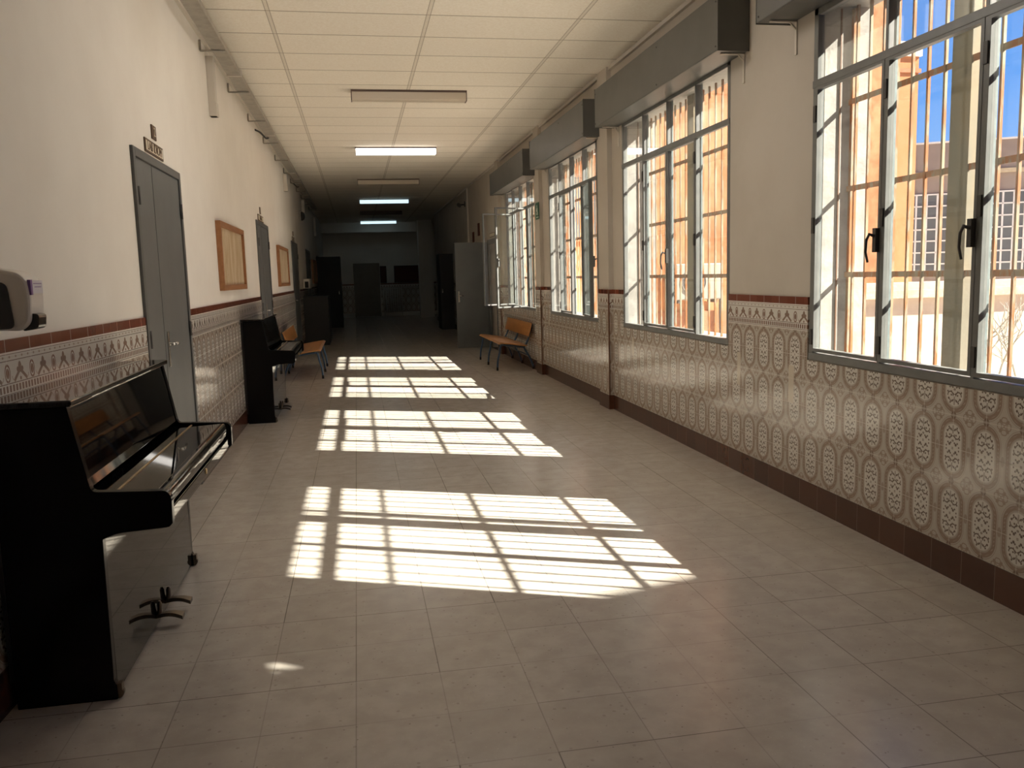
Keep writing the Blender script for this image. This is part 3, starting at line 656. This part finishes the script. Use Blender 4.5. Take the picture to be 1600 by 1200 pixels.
for y, z, h, lab in ((18.7, 2.28, .22, 'small dark plate on the right wall left of the tall one'), (17.85, 2.40, .26, 'tall narrow red-brown plate on the right wall past the open door')):
    tag(B(R-.02, R, y-.10, y+.10, z-h/2, z+h/2).build('wall_plate', 'cork_brown'), lab, 'plate')
t = thing('door_sign', (R, 16.1, 2.20), 'plaque above the doorway behind the open casement', 'sign'); B(-.01, 0, -.3, .3, -.04, .04).build('plate', 'brown_glaze', t); B(-.012, -.01, -.27, .27, -.028, .028).build('panel', 'cream_glaze', t)

# ------------------------------------------------------------------ dim far end
t = thing('tall_cabinet', (2.24, 22.9, 0), 'tall dark cabinet beyond the open grey door', 'cabinet'); B(0, .36, 0, .9, 0, 2.05).build('carcass', 'cabinet_dark', t, .004); B(.01, .35, -.012, 0, .05, 2.03).build('door', 'cabinet_dark', t); B(.04, .055, -.03, -.012, 1.0, 1.1).build('handle', 'steel', t)
t = thing('tall_cabinet', (-1.15, 25.87, 0), 'tall dark cabinet against the left wall near the far end', 'cabinet'); B(0, .70, 0, .9, 0, 2.12).build('carcass', 'cabinet_dark', t, .004); B(.01, .69, -.012, 0, .05, 2.08).build('door', 'cabinet_dark', t); B(.62, .635, -.03, -.012, 1.0, 1.1).build('handle', 'steel', t)
t = thing('low_cabinet', (L+.01, 19.0, 0), 'black waist-high cabinet in the dark beyond the left bench', 'cabinet'); B(0, .52, 0, 1.5, .0, 1.06).build('carcass', 'cabinet_dark', t, .005); B(-.005, .54, -.01, 1.51, 1.06, 1.085).build('top', 'cabinet_dark', t); B(.52, .535, .02, .74, .05, 1.03).build('door', 'cabinet_dark', t); B(.52, .535, .76, 1.48, .05, 1.03).build('door', 'cabinet_dark', t)
t = thing('radiator', (1.0, Y1-.15, .12), 'pale column radiator on the end wall', 'radiator')
for k in range(9): MB().tube([(k*.085, 0, .03), (k*.085, 0, .97)], .03, 8).build('column', 'radiator_paint', t)
B(-.02, .70, -.015, .015, .90, .94).box(-.02, .70, -.015, .015, .05, .09).box(0, .03, -.02, .02, -.12, .05).box(.66, .69, -.02, .02, -.12, .05).build('rail', 'radiator_paint', t)
for x0, x1, lab in ((1.45, 2.65, 'wide dark red noticeboard on the end wall'), (.92, 1.12, 'narrow dark noticeboard beside the far door')):
    t = thing('noticeboard', (x0, Y1, 1.28), lab, 'noticeboard'); B(0, x1-x0, -.03, 0, 0, .60).build('board', 'cork_brown', t); B(-.02, 0, -.035, 0, -.02, .62).box(x1-x0, x1-x0+.02, -.035, 0, -.02, .62).box(-.02, x1-x0+.02, -.035, 0, .60, .62).box(-.02, x1-x0+.02, -.035, 0, -.02, 0).build('frame', 'cabinet_dark', t)
tag(B(.72, .98, Y1-.05, Y1, 2.50, 2.56).build('emergency_light', 'white_plastic'), 'small white emergency lamp high on the end wall', 'lamp')

# ------------------------------------------------------------------ outside
GZ = -.30
tag(B(OUT, 60, -30, 45, GZ-.2, GZ).build('courtyard_ground', 'yard_ground'), 'pale concrete ground of the courtyard', 'ground', kind='structure')
YA = 15.08
t = thing('courtyard_wing', (OUT, YA, GZ), 'orange rendered wing of the building seen through the bars', 'building')
B(.0, 7.42, 0, .22, 0, 9.5).box(7.20, 7.42, 0, 9, 0, 9.5).box(1.4, 7.42, .22, 9, 9.2, 9.5).build('facade', 'orange_old', t)
B(.0, 7.46, -.03, 0, 0, .95).build('plinth_band', 'terracotta', t)
def wn_(px, z0, w_, h, mat_f, mat_g, name='window'):
    f = B(px-.05, px+w_+.05, -.05, 0, z0-.05, z0+h+.05).build(name, mat_f, t); B(px, px+w_, -.056, -.05, z0, z0+h).build('pane', mat_g, f)
    for k in (1, 2): B(px+w_*k/3-.01, px+w_*k/3+.01, -.066, -.056, z0, z0+h).build('bar', 'terracotta', f)
wn_(2.28, 2.45, .20, .95, 'terracotta', 'glass_dark'); wn_(1.00, 2.35, .42, 1.1, 'terracotta', 'glass_dark')
B(2.2, 2.60, -.06, 0, 2.30, 2.38).build('sill', 'stone_cap', t)
t = thing('air_conditioner', (5.75, YA-.05, .88), 'cream outdoor air conditioner on the orange wall', 'air conditioner')
B(0, .88, -.36, -.04, 0, .66).build('casing', 'ac_cream', t, .02)
MB().tube([(.34, -.375, .33), (.34, -.36, .33)], .24, 28).build('fan_grille', 'ac_dark', t)
g = MB()
for rr in (.06, .12, .18, .235): g.tube([(.34+rr*math.cos(a), -.378, .33+rr*math.sin(a)) for a in [2*math.pi*k/24 for k in range(25)]], .005, 6, False)
g.build('fan_guard', 'ac_cream', t)
g = MB()
for k in range(8): g.box(-.004, .0, -.33, -.08, .06+k*.07, .09+k*.07)
g.build('side_louvre', 'ac_dark', t)
B(.05, .10, -.34, 0, -.06, 0).box(.76, .81, -.34, 0, -.06, 0).build('wall_bracket', 'ac_dark', t)
MB().tube(smooth_curve([(.86, -.1, .15), (.98, -.06, .1), (1.0, -.04, -.3), (1.02, -.04, -1.15)], 5), .02, 8).build('pipe', 'ac_dark', t)
tag(MB().tube([(5.35, YA-.13, GZ), (5.35, YA-.13, 6)], .05, 10).build('downpipe', 'orange_new'), 'rain pipe painted orange on the courtyard wing', 'pipe')
t = thing('courtyard_block', (12.0, 20.0, GZ), 'brighter orange block with white roof edge beyond the wing', 'building')
B(-1.4, 2.38, 0, 6, 0, 6.95).build('facade', 'orange_new', t); B(-1.45, 2.42, -.08, 6, 6.95, 7.30).build('parapet', 'window_white', t)
B(-1.4, 2.42, -.05, 0, 6.55, 6.65).build('cornice', 'terracotta', t)
t = thing('far_building', (20.6, 28.0, GZ), 'pale building with white gridded windows under the sky', 'building', rz=-math.radians(27))
B(-2, 26, 0, 9, 0, 5.0).build('facade', 'pale_render', t); B(-2, 26, -.05, 9, 5.0, 6.0).build('parapet', 'pale_render', t); B(-2, 26, -.12, 0, 4.86, 5.0).build('cornice', 'stone_cap', t); B(-2, 26, -.1, 9, 6.0, 6.06).build('coping', 'window_white', t)
for k in range(6):
    x0 = -1.02+k*3.17; w_, z0, h = 1.75, 1.28, 2.92
    f = B(x0, x0+w_, -.03, 0, z0, z0+h).build('window', 'glass_dark', t); gm = MB()
    for q in range(6): gm.box(x0+w_*q/5-.03, x0+w_*q/5+.03, -.06, -.03, z0, z0+h)
    for q in range(8): gm.box(x0, x0+w_, -.06, -.03, z0+h*q/7-.025, z0+h*q/7+.025)
    gm.build('glazing_bars', 'window_white', f)
t = thing('courtyard_wall', (7.9, 12.6, GZ), 'low pinkish courtyard wall with stone coping', 'wall')
B(.0, 22, .02, .30, 0, 1.17).build('wall_body', 'pink_render', t); B(-.05, 22.05, -.14, .42, 1.17, 1.30).build('coping', 'stone_cap', t); B(-.03, 22.0, .0, .36, 1.30, 1.42).build('top_course', 'pink_render', t)
t = thing('bare_shrub', (9.0, 10.6, GZ), 'bare pale branches outside the nearest window', 'shrub')
random.seed(11); br = MB()
def branch(p, d, ln, r, lv):
    pts = [p]; q = Vector(p); dd = Vector(d)
    for k in range(5): dd = (dd+Vector((random.uniform(-.25, .25), random.uniform(-.25, .25), random.uniform(-.1, .15)))).normalized(); q = q+dd*ln/5; pts.append(q.copy())
    br.tube(pts, [r*(1-.12*k) for k in range(6)], 6)
    if lv:
        for k in (2, 3, 4, 5): branch(pts[k], (dd+Vector((random.uniform(-.9, .9), random.uniform(-.6, .6), random.uniform(-.3, .5)))).normalized(), ln*.6, r*.55, lv-1)
for a in range(4): branch((a*.28-.4, random.uniform(-.3, .3), 0), (random.uniform(-.35, .35), 0, 1), .75, .022, 2)
br.build('branches', 'twig', t)
# block on the south side of the courtyard (its roof line shades the near end of the corridor)
s0 = Vector((10.29, -.84, 0)); dv = Vector((1, .28, 0)).normalized(); nv = Vector((.28, -1, 0)).normalized()
t = thing('south_block', (0, 0, GZ), 'tall rendered block on the near side of the courtyard', 'building')
MB().obox(s0-dv*5.5, dv*18, nv*7, (0, 0, 8.0-GZ)).build('facade', 'pale_render', t)
